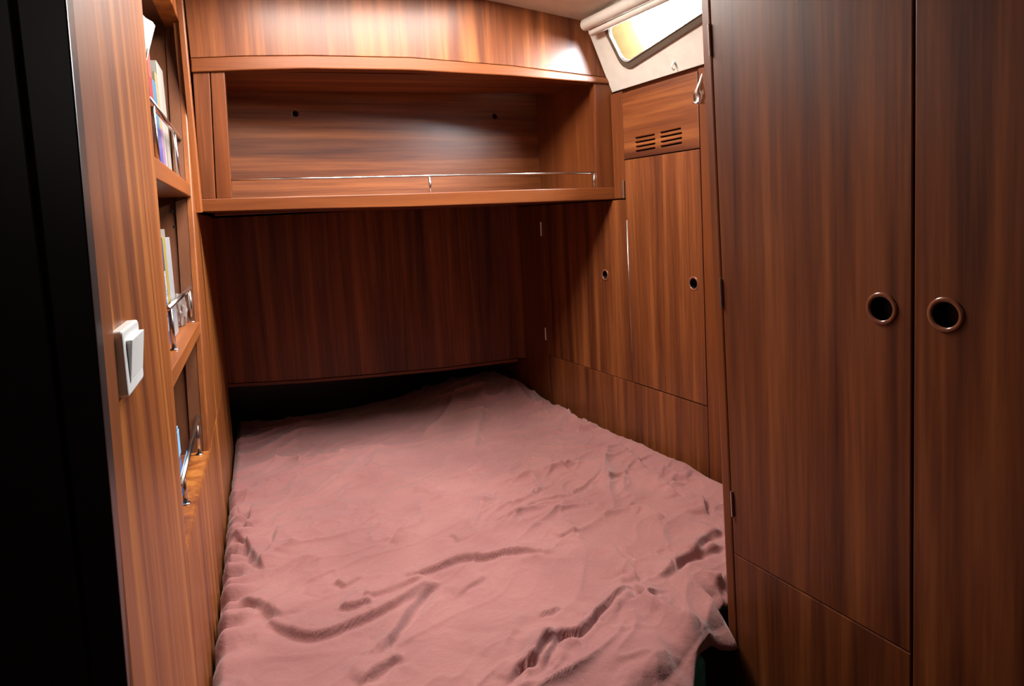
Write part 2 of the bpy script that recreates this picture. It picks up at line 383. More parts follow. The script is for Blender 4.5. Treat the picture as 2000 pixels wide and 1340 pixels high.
strip(FW, ((376, 141), (409, 140)), ((391, 389), (421, 388)), -0.03, -0.001, WV, os_, 'filler_panel')
strip(FW, ((411, 140), (438, 139)), ((423, 388), (453, 387)), -0.03, -0.001, SV, os_, 'stile')
strip(FW, ((1160, 160), (1197, 164)), ((1166, 368), (1204, 367)), -0.03, -0.001, SV, os_, 'stile')
bq = px(QW, (440, 180), (1075, 180), (1080, 375), (440, 392))
hl = [circle(px(QW, c)[0], 0.0085, 16) for c in ((577, 222), (967, 227))]
prism('back_panel', QW, [(0.03, 1.33), (1.05, 1.33), (1.05, 1.70), (0.03, 1.70)], -0.012, 0, WH, os_, holes=hl)
prism('hole_backing', QW, rect(0.2, 0.98, 1.58, 1.64), -0.03, -0.02, BLACK, os_)
# recess top board sloping from the lip back to the rear panel
q1, q2 = pt(FW, 0.01, 1.668, -0.03), pt(FW, 1.075, 1.668, -0.03)
q3, q4 = pt(QW, 0.0, 1.655, -0.02), pt(QW, 1.075, 1.655, -0.02)
box_w('top_board', q1, q2-q1, q3-q1, Vector((0, 0, 0.015)), WH, os_, 0)
# gables of the recess
prism('gable', RW, rect(-1.985, -1.648, 1.345, 1.70), -0.02, 0.028, SV, os_)
gl = (Vector((0.020, 0, 0)), Vector((0.02, 1, 0)).normalized(), Vector((0, 0, 1)), Vector((1, -0.02, 0)).normalized())
prism('gable', gl, rect(1.752, 1.955, 1.35, 1.665), -0.02, 0, SV, os_)
# long thin rail of the shelf
rp = [pt(FW, *p, -0.012) for p in px(FW, (450, 351), (640, 348), (840, 343.5), (1000, 340), (1163, 337.5), w=-0.012)]
rl = tube('rail', rp, 0.003, CHROME, os_, label='thin chrome rail along the shelf front')
for i, (x, y) in enumerate(((839, 345), (1160, 338))):
    q = px(FW, (x, y), w=-0.012)[0]; zb_ = lerp(1.366, 1.352, q[0]/1.09)
    put('post', mesh_of(_tb([(0, 0, 0), (0, 0, q[1]-zb_)], 0.0034), True), Matrix.Translation(pt(FW, q[0], zb_, -0.012)), rl, None, None, CHROME)

# ------------------------------------------------------------------ bulkhead below the shelf
bb = px(BW, (436, 757), (600, 748), (720, 738), (860, 725), (1012, 706))
bpoly = [(-0.02, bb[0][1]+0.002)]+bb+[(1.06, bb[-1][1]-0.004), (1.06, 1.33), (-0.02, 1.33)]
prism('wall_back', BW, [(a, b+0.012) if i < len(bb)+2 else (a, b) for i, (a, b) in enumerate(bpoly)], -0.02, 0, WV, kind='structure')
prism('trim_3', BW, bb+[(a, b+0.011) for a, b in reversed(bb)], -0.022, 0.003, SH, kind='structure', bev=0.002)

# ------------------------------------------------------------------ low locker along the right side
lk = thing('side_locker', 'mahogany side locker with vented top below the window', 'cabinet', (1.08, 1.6, 0))
def rpoly(*pts): return px(RW, *pts)
def hinge(parent, pl, a, b, r=0.004, w=0.002, m=STEEL):
    p, q = px(pl, a, b, w=w)
    o = Vector(pt(pl, *p, w)); return put('hinge', mesh_of(_tb([(0, 0, 0), pt(pl, *q, w)-o], r, 12)), Matrix.Translation(o), parent, None, 'slim metal hinge knuckle', m)
def finger_hole(parent, pl, c, R, r):
    q = px(pl, c)[0]
    put('finger_ring', ring_mesh(R, r), mat4((pt(pl, *q, 0.0005), pl[1], pl[2], pl[3])), parent, None, 'turned wooden finger pull ring', RINGM)
    bm = bmesh.new(); n = 24
    rows = [[bm.verts.new((rr*math.cos(2*math.pi*i/n), rr*math.sin(2*math.pi*i/n), zz)) for i in range(n)] for rr, zz in ((R-r*0.3, 0.0), (R-r*0.3, -0.017))]
    for i in range(n): bm.faces.new((rows[0][i], rows[0][(i+1) % n], rows[1][(i+1) % n], rows[1][i]))
    bm.faces.new(rows[1])
    put('finger_cup', mesh_of(bm), mat4((pt(pl, *q, 0.0), pl[1], pl[2], pl[3])), parent, None, 'dark finger hole', BLACK)
    return circle(q, R, 24)
# far door
P = rpoly((1057, 420), (1212, 392), (1231, 735), (1068, 690))
y_h, y_s = -2.03, -1.566
g = 0.0013
u0, u1, u2 = -2.035, -1.558, -1.262
dz0, dz1, dz2 = 0.797, 1.425, 1.605
d1 = prism('door', RW, rect(u0+g, u1-g, dz0, 1.316), -0.018, 0, WV, lk, holes=[circle(px(RW, (1182, 537))[0], 0.0145, 24)])
finger_hole(d1, RW, (1182, 537), 0.0145, 0.0028)
hinge(d1, RW, (1056.5, 434), (1057.5, 461)); hinge(d1, RW, (1065.5, 640), (1066.5, 664))
prism('stile', RW, rect(-2.26, u0-g, 0.45, 1.316), -0.018, 0, SV, lk)
prism('stile', RW, rect(-1.610, u1-g, 1.320, 1.612), -0.018, 0, SV, lk)
# door with grain upright and finger hole
d2 = prism('door', RW, rect(u1+g, u2-g, dz0+g, dz1-g), -0.018, 0.001, WV, lk, holes=[circle(px(RW, (1355, 554))[0], 0.0155, 24)])
finger_hole(d2, RW, (1355, 554), 0.0155, 0.0030)
hinge(d2, RW, (1217.5, 353), (1218.5, 387)); tube('edge_glint', [pt(RW, *p, 0.0015) for p in px(RW, (1224, 430), (1235.5, 716), w=0.0015)], 0.0016, STEEL, d2, label='thin pale strip standing for light caught along the door gap')  # pale strip imitates light caught along the door gap
prism('stile', RW, rect(u2+g, -0.86, 0.45, 1.61), -0.018, 0.001, SV, lk)
prism('plinth_panel', RW, rect(u0+g, u2-g, 0.45, dz0-g), -0.018, 0, WV, lk)
# vent panel with eight slots
sl_ = []
for (a, b) in (((1242, 270), (1278, 263)), ((1242, 278.5), (1279, 271.5)), ((1243, 287), (1279, 280.5)), ((1243, 295.5), (1279, 289)),
               ((1291, 259.5), (1329, 251)), ((1291, 268), (1331, 260)), ((1292, 277.5), (1331, 269.5)), ((1292, 286.5), (1331, 279))):
    A, B = px(RW, a, b); sl_.append(slot(A, B, 0.0022))
vp = prism('vent_panel', RW, rect(u1+g, u2-g, dz1+g, dz2), -0.018, 0.001, WH, lk, holes=sl_)
prism('vent_backing', RW, rect(u1+0.02, u2-0.02, dz1+0.01, dz2-0.02), -0.0215, -0.019, BLACK, lk)

# ------------------------------------------------------------------ cabin side with the window
w0 = at(1195, 181, FW); w1 = at(1145, 65, FW)
wu = RW[1].copy(); vv = (w1-w0); vv = (vv-wu*vv.dot(wu)).normalized()
WW = (w0+wu*0.0008, wu, vv, wu.cross(vv))
WL = 0.75
def rrect(a, b, c, d, r, n=6):
    out = []
    for cx, cy, t0 in ((b-r, c+r, -90), (b-r, d-r, 0), (a+r, d-r, 90), (a+r, c+r, 180)):
        out += [(cx+r*math.cos(math.radians(t0+90*i/n)), cy+r*math.sin(math.radians(t0+90*i/n))) for i in range(n+1)]
    return out
VT = 0.255
ra_ = math.radians(8.6); RO_ = (0.090, 0.043)          # the coachroof window rises forward
def wr(pts): return [(RO_[0]+a*math.cos(ra_)-b*math.sin(ra_), RO_[1]+a*math.sin(ra_)+b*math.cos(ra_)) for a, b in pts]
ia, ib, ic, id_ = 0.016, 0.40, 0.020, 0.121
def gap(d, r): return wr(rrect(ia-d, ib+d, ic-d, id_+d, r))
win = prism('window_1', WW, rect(0, WL, 0, VT), -0.03, 0, CREAM, holes=[gap(0.010, 0.034)], kind='structure')
prism('window_frame', WW, wr(rrect(-0.002, ib+0.018, 0.0, 0.140, 0.036)), 0.0003, 0.006, BRONZE, win, holes=[gap(0, 0.026)])
prism('window_bead', WW, gap(0.0045, 0.029), 0.0062, 0.0085, BRONZE, win, holes=[gap(0.0015, 0.026)])
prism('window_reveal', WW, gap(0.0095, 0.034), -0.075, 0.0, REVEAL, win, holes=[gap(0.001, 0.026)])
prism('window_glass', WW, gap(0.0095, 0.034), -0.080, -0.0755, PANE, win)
prism('leak_seal', WW, rect(-0.05, 0.02, -0.02, VT), -0.06, -0.031, CREAM, win)  # unseen strip added to stop sky light leaking past the panel end
prism('cabin_side_rail', WW, rect(0, WL, -0.022, -0.0005), -0.045, -0.012, SH, win, bev=0.003)
pc = pt(WW, *wr([(0.5*(ia+ib), 0.5*(ic+id_))])[0], -0.083)
po = area('window_portal', pc, pc+WW[3], ib-ia+0.01, id_-ic+0.01, 1.0, (1, 1, 1)); po.data.cycles.is_portal = True
pu = WW[1]*math.cos(ra_)+WW[2]*math.sin(ra_); po.matrix_world = mat4((pc, pu, (-WW[3]).cross(pu), -WW[3]))
# outside the glass: streaked blue tarpaulin
wa, wc = 0.10, 0.07
tp = thing('tarpaulin', 'blue tarpaulin hanging outside behind the window glass', 'tarp', pt(WW, 0.3, -0.1, -0.35))
bm = bmesh.new(); rows = []
for i in range(25):
    a = wa+0.10+0.12*i/24; row = []
    for j in range(9):
        b = wc-0.22+0.46*j/8
        row.append(bm.verts.new((a+0.01*math.sin(b*20), b, -0.30+0.010*math.sin(i*1.1)+0.006*math.sin(i*2.3+j))))
    rows.append(row)
for i in range(24):
    for j in range(8): bm.faces.new((rows[i][j], rows[i+1][j], rows[i+1][j+1], rows[i][j+1]))
r = bmesh.ops.extrude_face_region(bm, geom=bm.faces[:])
for q in r['geom']:
    if isinstance(q, bmesh.types.BMVert): q.co.z -= 0.002
put('sheet', mesh_of(bm, True), mat4(WW), tp, None, None, grainy('blue_tarp', (0.0030, 0.0066, 0.0088), 1.0, 0.3, 40, spec=0.0))
# blind: thick rolled fabric and thin lower bar at the head of the window
bl = thing('roller_blind', 'cream rolled blind above the window under the ceiling', 'blind', pt(WW, 0.1, VT, 0.0))
def along(c, d, w_):
    a = at(*c, shifted(FW, w_)); return a
qa = px(WW, (1141, 50), w=0.0245)[0]; ra = pt(WW, max(qa[0], 0.003), qa[1], 0.0245); rb = ra+wu*0.55
tube('fabric_roll', [ra, ra+wu*0.004, rb], [0.013, 0.0155, 0.0155], CREAM, bl, 20)
qb = px(WW, (1154, 64), w=0.0185)[0]; ta = pt(WW, max(qb[0], 0.003), qb[1], 0.0185); tube('bottom_bar', [ta, ta+wu*0.003, ta+wu*0.55], [0.007, 0.0095, 0.0095], CREAM, bl, 16)
# little white hook under the window
hk = px(WW, (1318, 122))[0]; hp = pt(WW, *hk, 0.0)
hook = tube('wall_hook', [hp, hp+WW[3]*0.006, hp+WW[3]*0.012-WW[2]*0.003, hp+WW[3]*0.014-WW[2]*0.011, hp+WW[3]*0.011-WW[2]*0.015, hp+WW[3]*0.007-WW[2]*0.014], [0.004, 0.0032, 0.0022, 0.0020, 0.0019, 0.0015], WHITEP)
tag(hook, 'tiny white hook on the cream panel below the window', 'hook')
# twisted metal fitting at the wardrobe edge
TWP = shifted(RW, 0.05)
p0, p1 = at(1371, 143, TWP), at(1364.5, 203, TWP)
bm = bmesh.new(); n = 40; kk = 20; rows = []
ax = (p1-p0); Lh = ax.length; axn = ax.normalized(); sa = axn.cross(Vector((0, 1, 0))).normalized(); sb2 = axn.cross(sa)
for i in range(n+1):
    t = i/n; R0 = 0.0014+0.0125*min(1, t*1.5)**0.8
    row = []
    for j in range(kk):
        th = 2*math.pi*j/kk; rr = R0*(1-0.28*(0.5+0.5*math.cos(2*(th-t*3.6)))) if t < 0.93 else R0
        row.append(bm.verts.new(axn*Lh*t+(sa*math.cos(th)+sb2*math.sin(th))*rr))
    rows.append(row)
for i in range(n):
    for j in range(kk): bm.faces.new((rows[i][j], rows[i][(j+1) % kk], rows[i+1][(j+1) % kk], rows[i+1][j]))
bm.faces.new(rows[0]); bm.faces.new(rows[-1])
tw = put('twisted_pendant', mesh_of(bm, True), Matrix.Translation(p0), None, None, None, CHROME)
tag(tw, 'shiny twisted metal pendant hanging beside the tall wardrobe below the window', 'pendant')

# ------------------------------------------------------------------ wardrobe on the right
kw = thing('wardrobe', 'tall two-door mahogany wardrobe with round finger pulls on the right', 'wardrobe', (0.78, 0.4, 0))
kl = px(KW, (1368, 0), (1420, 1180)); kh = px(KW, (1386, 0), (1437, 1180)); kg = px(KW, (1785.5, 0), (1780, 1340))
L0, L1 = (lambda z, a=kl: ln(*a, z)), (lambda z, a=kh: ln(*a, z)); L2 = lambda z: ln(*kg, z)
def quad(f0, f1, z0, z1, a=0.0, b=0.0): return [(f0(z0)+a, z0), (f1(z0)+b, z0), (f1(z1)+b, z1), (f0(z1)+a, z1)]
prism('stile', KW, quad(L0, L1, 0.0, 1.87, 0, -0.0008), -0.022, 0, SV, kw, bev=0.003)
zk = 0.728
c1, c2 = px(KW, (1722, 603))[0], px(KW, (1847, 615))[0]
da = prism('door', KW, quad(L1, L2, zk+0.0004, 1.86, 0.0008, -0.0014), -0.02, 0, WV, kw, holes=[circle(c1, 0.0175, 28)])
finger_hole(da, KW, (1722, 603), 0.0175, 0.0031)
for a, b in (((1384.5, 47), (1387.5, 110)), ((1407, 544), (1409.5, 599)), ((1428.5, 960), (1431, 1009))): hinge(da, KW, a, b, 0.0022)
prism('kick_panel', KW, quad(L1, L2, 0.0, zk-0.0004, 0.0008, -0.0014), -0.02, 0, WV, kw)
db = prism('door', KW, quad(L2, lambda z: -0.18, 0.06, 1.86, 0.0014, 0), -0.02, 0, WV, kw, holes=[circle(c2, 0.0175, 28)])
finger_hole(db, KW, (1847, 615), 0.0175, 0.0031)
prism('stile', KW, rect(-0.179, 0.9, 0, 1.86), -0.02, 0, SV, kw)
# return of the wardrobe behind its stile, and its back
ry = 0.842
rp_ = frame((xK(ry)-0.0, ry, 0), (1, 0.0, 0)); 
box_w('side_panel', (xK(0.822)+0.024, 0.822, 0), (0.30, 0, 0), (0, 0.018, 0), (0, 0, 1.79), WV, kw, 0)
prism('backing', KW, rect(-0.80, -0.15, 0.02, 1.85), -0.05, -0.034, BLACK, kw, bev=0)

# ------------------------------------------------------------------ bunk: base, mattress, duvet
def yfront(x): 
    return 0.44+(0.815-0.44)*max(0, min(1, (x+0.09)/0.84))
fr = [(xL(0.60)+0.006, yfront(-0.08)+0.10), (0.70, yfront(0.70)+0.05), (0.70, 0.86), (1.08, 0.88)]
foot = [(xL(0.64)+0.006, 0.66), (0.45, 0.815), (0.64, 0.90), (0.73, 1.02), (xR(1.04)-0.006, 1.04), (xR(2.55)-0.006, 2.55), (xL(2.55)+0.010, 2.55)]
base = prism('bunk_base', GROUND, foot, 0.0, 0.475, SV)
tag(base, 'dark mahogany bunk base beneath the rose duvet', 'bed base')
mfoot = [(xL(0.64)+0.008, 0.60), (0.45, 0.715), (0.60, 0.760), (0.655, 0.784), (0.665, 0.865), (0.70, 0.95), (0.76, 1.0), (xR(1.0)-0.010, 1.0), (xR(2.55)-0.010, 2.53), (xL(2.55)+0.012, 2.53)]
mat_ = prism('mattress', GROUND, mfoot, 0.4755, 0.592, TEAL, bev=0.012)
tag(mat_, 'teal covered mattress showing below the duvet corner beside the wardrobe', 'mattress')

FLAT = (Vector((0, 0, BED)), Vector((1, 0, 0)), Vector((0, 1, 0)), Vector((0, 0, 1)))
def fpx(*pts): return np.array([[at(a, b, FLAT).x, at(a, b, FLAT).y] for a, b in pts])
# folds read off the cloth: polyline, groove depth, groove width, ridge side (+1 above the stroke in plan, -1 below)
FOLDS = [
 (((520, 1215), (560, 1235), (610, 1245), (660, 1232), (720, 1205), (790, 1180), (850, 1130)), .011, .012, +1),
 (((735, 1290), (770, 1240), (800, 1190), (830, 1155), (855, 1135)), .013, .012, +1),
 (((700, 1340), (740, 1310), (790, 1280)), .010, .012, +1),
 (((760, 1065), (790, 1040), (815, 1012)), .010, .010, -1),
 (((680, 1010), (720, 995), (745, 990)), .005, .016, -1),
 (((780, 1130), (840, 1115), (900, 1095), (950, 1100), (1010, 1090), (1080, 1090)), .010, .010, -1),
 (((990, 1340), (1010, 1315), (1045, 1300), (1060, 1270), (1100, 1250), (1130, 1250), (1180, 1200), (1235, 1155)), .013, .007, -1),
 (((1240, 1155), (1262, 1180), (1310, 1210), (1340, 1225), (1368, 1226)), .015, .008, +1),
 (((1060, 1310), (1072, 1280), (1090, 1258)), .009, .008, +1),
 (((1195, 1070), (1215, 1105), (1240, 1130), (1245, 1150)), .013, .010, +1),
 (((1230, 992), (1255, 990), (1280, 1005), (1300, 1010)), .008, .006, -1),
 (((1285, 1140), (1320, 1110), (1350, 1085), (1390, 1070), (1415, 1062)), .012, .010, +1),
 (((1350, 1090), (1380, 1045), (1412, 1032)), .012, .012, -1),
 (((1372, 975), (1378, 1005)), .014, .010, -1),
 (((1255, 925), (1290, 945), (1330, 970)), .010, .010, +1),
 (((1210, 880), (1240, 905), (1260, 925)), .007, .012, +1),
 (((1090, 800), (1115, 825), (1140, 845), (1165, 848)), .014, .012, +1),
 (((1010, 775), (1030, 795), (1042, 803)), .010, .009, +1),
 (((905, 930), (925, 915), (940, 898)), .009, .009, -1),
 (((870, 945), (905, 938), (935, 930)), .006, .009, -1),
 (((1180, 950), (1200, 935), (1225, 930)), .008, .009, -1),
 (((1045, 920), (1090, 915), (1130, 935)), .007, .011, +1),
 (((1030, 960), (1045, 975)), .008, .010, +1),
 (((820, 855), (850, 830), (880, 800), (895, 775)), .012, .013, -1),
 (((925, 880), (935, 840), (945, 800)), .008, .018, -1),
 (((640, 880), (720, 860), (780, 835)), .005, .018, -1),
 (((520, 890), (570, 860), (640, 840)), .005, .018, -1),
 (((480, 1040), (490, 1020), (498, 985)), .010, .009, -1),
 (((525, 1090), (540, 1060), (548, 1030)), .008, .014, -1),
 (((440, 1055), (480, 1062), (505, 1095), (520, 1115)), .012, .012, +1),
 (((470, 1170), (520, 1185), (560, 1215)), .012, .018, +1),
 (((590, 1165), (615, 1140), (640, 1120)), .006, .014, -1),
 (((655, 1135), (680, 1145)), .008, .010, +1),
 (((660, 1190), (700, 1185), (730, 1178)), .010, .010, -1),
 (((690, 1170), (760, 1155), (830, 1130)), .006, .014, +1),
 (((1090, 1060), (1110, 1050), (1130, 1045)), .007, .009, -1),
 (((930, 1000), (970, 997), (1005, 993)), .005, .008, -1),
 (((960, 1030), (1000, 1018), (1020, 1012)), .004, .010, -1),
 (((1055, 1213), (1075, 1207), (1098, 1196)), .006, .006, -1),
 (((885, 1165), (930, 1140), (950, 1130)), .005, .012, -1),
 (((1350, 1290), (1375, 1245), (1400, 1230)), .006, .012, +1),
 (((1395, 1140), (1412, 1134)), .014, .010, -1),
 (((640, 935), (715, 935), (720, 925), (780, 925)), .005, .010, -1),
 (((445, 955), (500, 945), (560, 955)), .004, .010, -1),
 (((880, 1050), (905, 1070)), .005, .010, +1),
 (((1300, 870), (1320, 880), (1330, 905)), .010, .010, +1),
 (((1310, 925), (1325, 940), (1345, 945)), .012, .010, -1),
 (((1180, 1230), (1200, 1210), (1235, 1165)), .004, .020, -1),
 (((1270, 1240), (1300, 1290), (1320, 1320)), .004, .020, -1),
 (((1020, 1200), (1000, 1250), (960, 1300)), .004, .022, +1),
]
NX, NY, NH = 380, 620, 12
yb = 2.50
sx = np.linspace(0, 1, NX)
X0, X1 = -0.06, 1.065
xs_ = np.concatenate([np.linspace(0, .06, 34), np.linspace(.06, .94, NX-66)[1:-1], np.linspace(.94, 1, 34)])
NX = len(xs_)
ty = np.linspace(0, 1, NY)
gx_ = np.zeros((NX, NY)); gy_ = np.zeros((NX, NY))
for i, s in enumerate(xs_):
    xm = X0+(X1-X0)*s
    y0 = float(np.interp(xm, (-0.09, 0.30, 0.50, 0.60, 0.67, 0.698, 0.712, 0.722, 1.1), (0.50, 0.66, 0.735, 0.772, 0.797, 0.812, 0.842, 0.880, 0.882)))
    y0 += 0.004*math.sin(xm*31)+0.003*math.sin(xm*77+1)
    gy_[i] = y0+(yb-y0)*ty
    left = -0.1265+0.0665*gy_[i]+0.0085; right = np.where(gy_[i] > 0.852, 1.142-0.045*gy_[i]-0.004, 0.762)
    gx_[i] = np.where(gy_[i] > 0.9, left+(right-left)*s, left+(1.142-0.045*gy_[i]-0.004-left)*s)
Pxy = np.stack([gx_.ravel(), gy_.ravel()], 1)
def npn(scale, seed, oct_=3, stretch=(1, 1)):
    out = np.empty(len(Pxy))
    for i, (a, b) in enumerate(Pxy):
        out[i] = noise.fractal((a*scale*stretch[0]+seed, b*scale*stretch[1]-seed*0.7, seed*1.3), 1.0, 2.0, oct_)
    return out
h = 0.016*npn(2.6, 3.1, 2)
# soft linen crumple: ridged noise, mostly along the cross-cabin diagonal
rot = np.array([[0.86, 0.5], [-0.5, 0.86]])
q_ = Pxy@rot.T
warp = np.stack([npn(4.0, 21.0, 2), npn(4.0, 33.0, 2)], 1)
def ridged(scale, seed, sxy, wa_=0.05):
    out = np.empty(len(q_)); qq = q_+warp*wa_
    for i, (a, b) in enumerate(qq):
        n_ = noise.noise((a*scale*sxy[0]+seed, b*scale*sxy[1]+seed*.3, seed)); out[i] = 1-abs(n_)*2.2
    return np.maximum(out, 0)
mask = 0.25+0.75*np.clip(npn(2.0, 11.0, 2)*1.8+0.55, 0, 1)
mask *= 0.75+0.35*np.clip((Pxy[:, 0]-0.25)/0.45, 0, 1)+0.4*np.clip((1.15-Pxy[:, 1])/0.3, 0, 1)
h += mask*0.020*ridged(4.2, 5.2, (0.6, 1.7))**6
h += mask*0.013*ridged(8.5, 9.2, (0.7, 1.5))**5
h += mask*0.005*ridged(19, 2.7, (0.8, 1.3))**4
h *= np.clip((1.142-0.045*Pxy[:, 1]-Pxy[:, 0])/0.10, 0.15, 1)
for pts, A, W, side in FOLDS:
    pl_ = fpx(*pts)
    # smooth polyline
    t_ = np.linspace(0, len(pl_)-1, max(8, 6*len(pl_)))
    px_ = np.interp(t_, range(len(pl_)), pl_[:, 0]); py_ = np.interp(t_, range(len(pl_)), pl_[:, 1])
    if len(t_) > 10:
        kx = np.convolve(np.pad(px_, 2, 'edge'), np.ones(5)/5, 'valid'); ky = np.convolve(np.pad(py_, 2, 'edge'), np.ones(5)/5, 'valid')
        px_, py_ = kx, ky
    bb_ = (Pxy[:, 0] > px_.min()-.12) & (Pxy[:, 0] < px_.max()+.12) & (Pxy[:, 1] > py_.min()-.12) & (Pxy[:, 1] < py_.max()+.12)
    idx = np.nonzero(bb_)[0]
    if not len(idx): continue
    Q = Pxy[idx]; best = np.full(len(idx), 1e9); sg = np.zeros(len(idx)); tt = np.zeros(len(idx))
    for k in range(len(px_)-1):
        a = np.array([px_[k], py_[k]]); d = np.array([px_[k+1], py_[k+1]])-a; l2 = d@d+1e-12
        t = np.clip(((Q-a)@d)/l2, 0, 1); pr = a+t[:, None]*d; dd = np.hypot(*(Q-pr).T)
        cr_ = d[0]*(Q[:, 1]-a[1])-d[1]*(Q[:, 0]-a[0])
        if d[0] < 0: cr_ = -cr_
        m_ = dd < best; best[m_] = dd[m_]; sg[m_] = np.sign(cr_[m_]); tt[m_] = (k+t[m_])/(len(px_)-1)
    env = np.clip(np.minimum(tt, 1-tt)*5, 0, 1)**0.7
    env = 0.15+0.85*env
    mid = np.array([px_.mean(), py_.mean()]); ch = np.array([px_[-1]-px_[0], py_[-1]-py_[0]])
    nrm = np.array([-ch[1], ch[0]]); nrm = nrm if ch[0] >= 0 else -nrm       # side on which sg > 0
    lit = 1.0 if nrm@(np.array([0.42, 1.35])-mid) > 0 else -1.0
    sd = best*sg*lit              # > 0 towards the hatch: gentle flank; < 0: steep flank with a small gutter
    wv = 0.55+0.55*np.abs(np.sin(tt*5+A*900))
    W = W*wv*0.85; gentle = np.exp(-(np.maximum(sd, 0)/(W*4.0))**2); steep = np.exp(-(np.minimum(sd, 0)/(W*0.5))**2)
    gut = np.exp(-((sd+W*1.25)/(W*0.75))**2); lip = np.exp(-((sd+W*3.2)/(W*1.6))**2)
    prof = np.where(sd > 0, gentle, steep)-0.35*gut+0.22*lip
    endf = np.where((tt <= 0.001) | (tt >= 0.999), np.exp(-(best/(W*1.2))**2), 1.0)
    h[idx] += 1.15*A*env*endf*prof
h = h.reshape(NX, NY)
gz = BED+h
# mound towards the back right, hollow to the left, rounded edges
gz += 0.045*np.exp(-(((gx_-0.93)/0.16)**2+((gy_-2.33)/0.25)**2))
gz -= 0.03*np.clip((gy_-2.2)/0.3, 0, 1)*np.exp(-((gx_-0.35)/0.35)**2)
eL = (gx_-(-0.1265+0.0665*gy_)); eR = (1.142-0.045*gy_)-gx_
wob = 0.010*np.sin(gy_*118+4*np.sin(gy_*9))+0.006*np.sin(gy_*71+2)
gath = np.exp(-(eL/0.055)**2)*np.clip((1.95-gy_)/0.25, 0.15, 1)
gz += gath*wob*1.2
gz -= 0.055*np.clip(1-eL/0.028, 0, 1)**2
gz += 0.018*np.exp(-((eR-0.035)/0.04)**2)*(0.8+0.2*np.sin(gy_*22)*np.sin(gy_*13+1))
gz -= 0.06*np.clip(1-eR/0.030, 0, 1)**2
df = gy_-gy_[:, :1]
gz -= 0.018*np.clip(1-df/0.03, 0, 1)**2.2
gz = np.maximum(gz, 0.594)
verts = []; faces = []
# hanging hem rows first, then the top
for i in range(NX):
    x_, y_, z_ = gx_[i, 0], gy_[i, 0], gz[i, 0]
    for k in range(NH):
        f_ = 1-k/NH
        drop = (0.014+0.006*math.sin(xs_[i]*40)+0.008*math.exp(-((xs_[i]-0.62)/0.05)**2))*f_
        verts.append((x_+0.006*f_*math.sin(xs_[i]*60), y_-0.004-0.020*math.sin(f_*1.6)*(0.6+0.5*math.sin(xs_[i]*47+1)), z_-drop))
    for j in range(NY): verts.append((gx_[i, j], gy_[i, j], gz[i, j]))
NR = NH+NY
for i in range(NX-1):
    for j in range(NR-1):
        a = i*NR+j; faces.append((a, a+NR, a+NR+1, a+1))
me = bpy.data.meshes.new('duvet'); me.from_pydata([(a, b, c) for a, b, c in verts], [], faces)
for p in me.polygons: p.use_smooth = True
dv = put('duvet', me, Matrix.Identity(4), None, None, None, ROSE)
tag(dv, 'crumpled dusty rose duvet spread across the bunk', 'duvet')

# ------------------------------------------------------------------ light switch
sw = thing('light_switch', 'white rocker light switch on the bookcase front panel', 'switch', at(258, 700, LW))
sq = px(LW, (243, 640), (275, 622), (277, 742), (247, 776), w=0.009)
su0, su1 = 0.5*(sq[0][0]+sq[3][0]), 0.5*(sq[1][0]+sq[2][0]); sv0, sv1 = 0.5*(sq[2][1]+sq[3][1])-0.002, 0.5*(sq[0][1]+sq[1][1])
prism('plate', LW, rrect(su0, su1, sv0, sv1, 0.006), 0.0003, 0.009, WHITEP, sw, bev=0.002)
rm = 0.012
rk_bm = bmesh.new(); a0, a1, b0, b1 = su0+rm, su1-0.006, sv0+0.011, sv1-0.010
bmv = [rk_bm.verts.new(c) for c in ((a0, b0, .0092), (a1, b0, .0092), (a1, b1, .0092), (a0, b1, .0092), (a0, b0, .0098), (a1, b0, .0098), (a1, b1, .0140), (a0, b1, .0140))]
for f in ((0, 1, 2, 3), (4, 5, 6, 7), (0, 1, 5, 4), (1, 2, 6, 5), (2, 3, 7, 6), (3, 0, 4, 7)): rk_bm.faces.new([bmv[i] for i in f])
bmesh.ops.recalc_face_normals(rk_bm, faces=rk_bm.faces[:]); bmesh.ops.bevel(rk_bm, geom=rk_bm.edges[:], offset=0.0006, segments=2, affect='EDGES', profile=0.5)
put('rocker', mesh_of(rk_bm), mat4(LW), sw, None, None, WHITEP)

# ------------------------------------------------------------------ books and other things on the left shelves
def book(label, x0, x1, ymid, ytop, t, col, setback, depth=0.13, name='book', group=None, spine=None, zlo=None, bm_=0.0008):
    """upright book: spine faces the room; x0,x1 picture edges at row ymid, ytop its top"""
    w_ = -setback
    (ua, _), (ub, _) = px(LW, (x0, ymid), (x1, ymid), w=w_)
    um = 0.5*(ua+ub); vt = px(LW, (0.5*(x0+x1), ytop), w=w_)[0][1]
    vb = zlo if zlo is not None else t(um)+0.0008
    o = thing(name, label, 'book', pt(LW, um, vb, w_-depth/2), group)
    th = ub-ua
    prism('spine', LW, rect(ua, ub, vb, vt), w_-0.003, w_, col, o, bev=bm_)
    ct = min(0.0022, th*0.2)
    prism('board', LW, rect(ua, ua+ct, vb, vt), w_-depth, w_-0.0031, col, o, bev=0)
    prism('board', LW, rect(ub-ct, ub, vb, vt), w_-depth, w_-0.0031, col, o, bev=0)
    prism('pages', LW, rect(ua+ct+0.0001, ub-ct-0.0001, vb+0.003, vt-0.003), w_-depth+0.003, w_-0.0031, PAPER, o, bev=0)
    return o, ua, ub, vb, vt, w_
RED = cover('faded_red_cover', (0.20, 0.035, 0.035)); PINK = cover('pink_cover', (0.25, 0.07, 0.065)); BLUE = cover('pale_blue_cover', (0.045, 0.13, 0.22)); IND = cover('indigo_cover', (0.045, 0.055, 0.22))
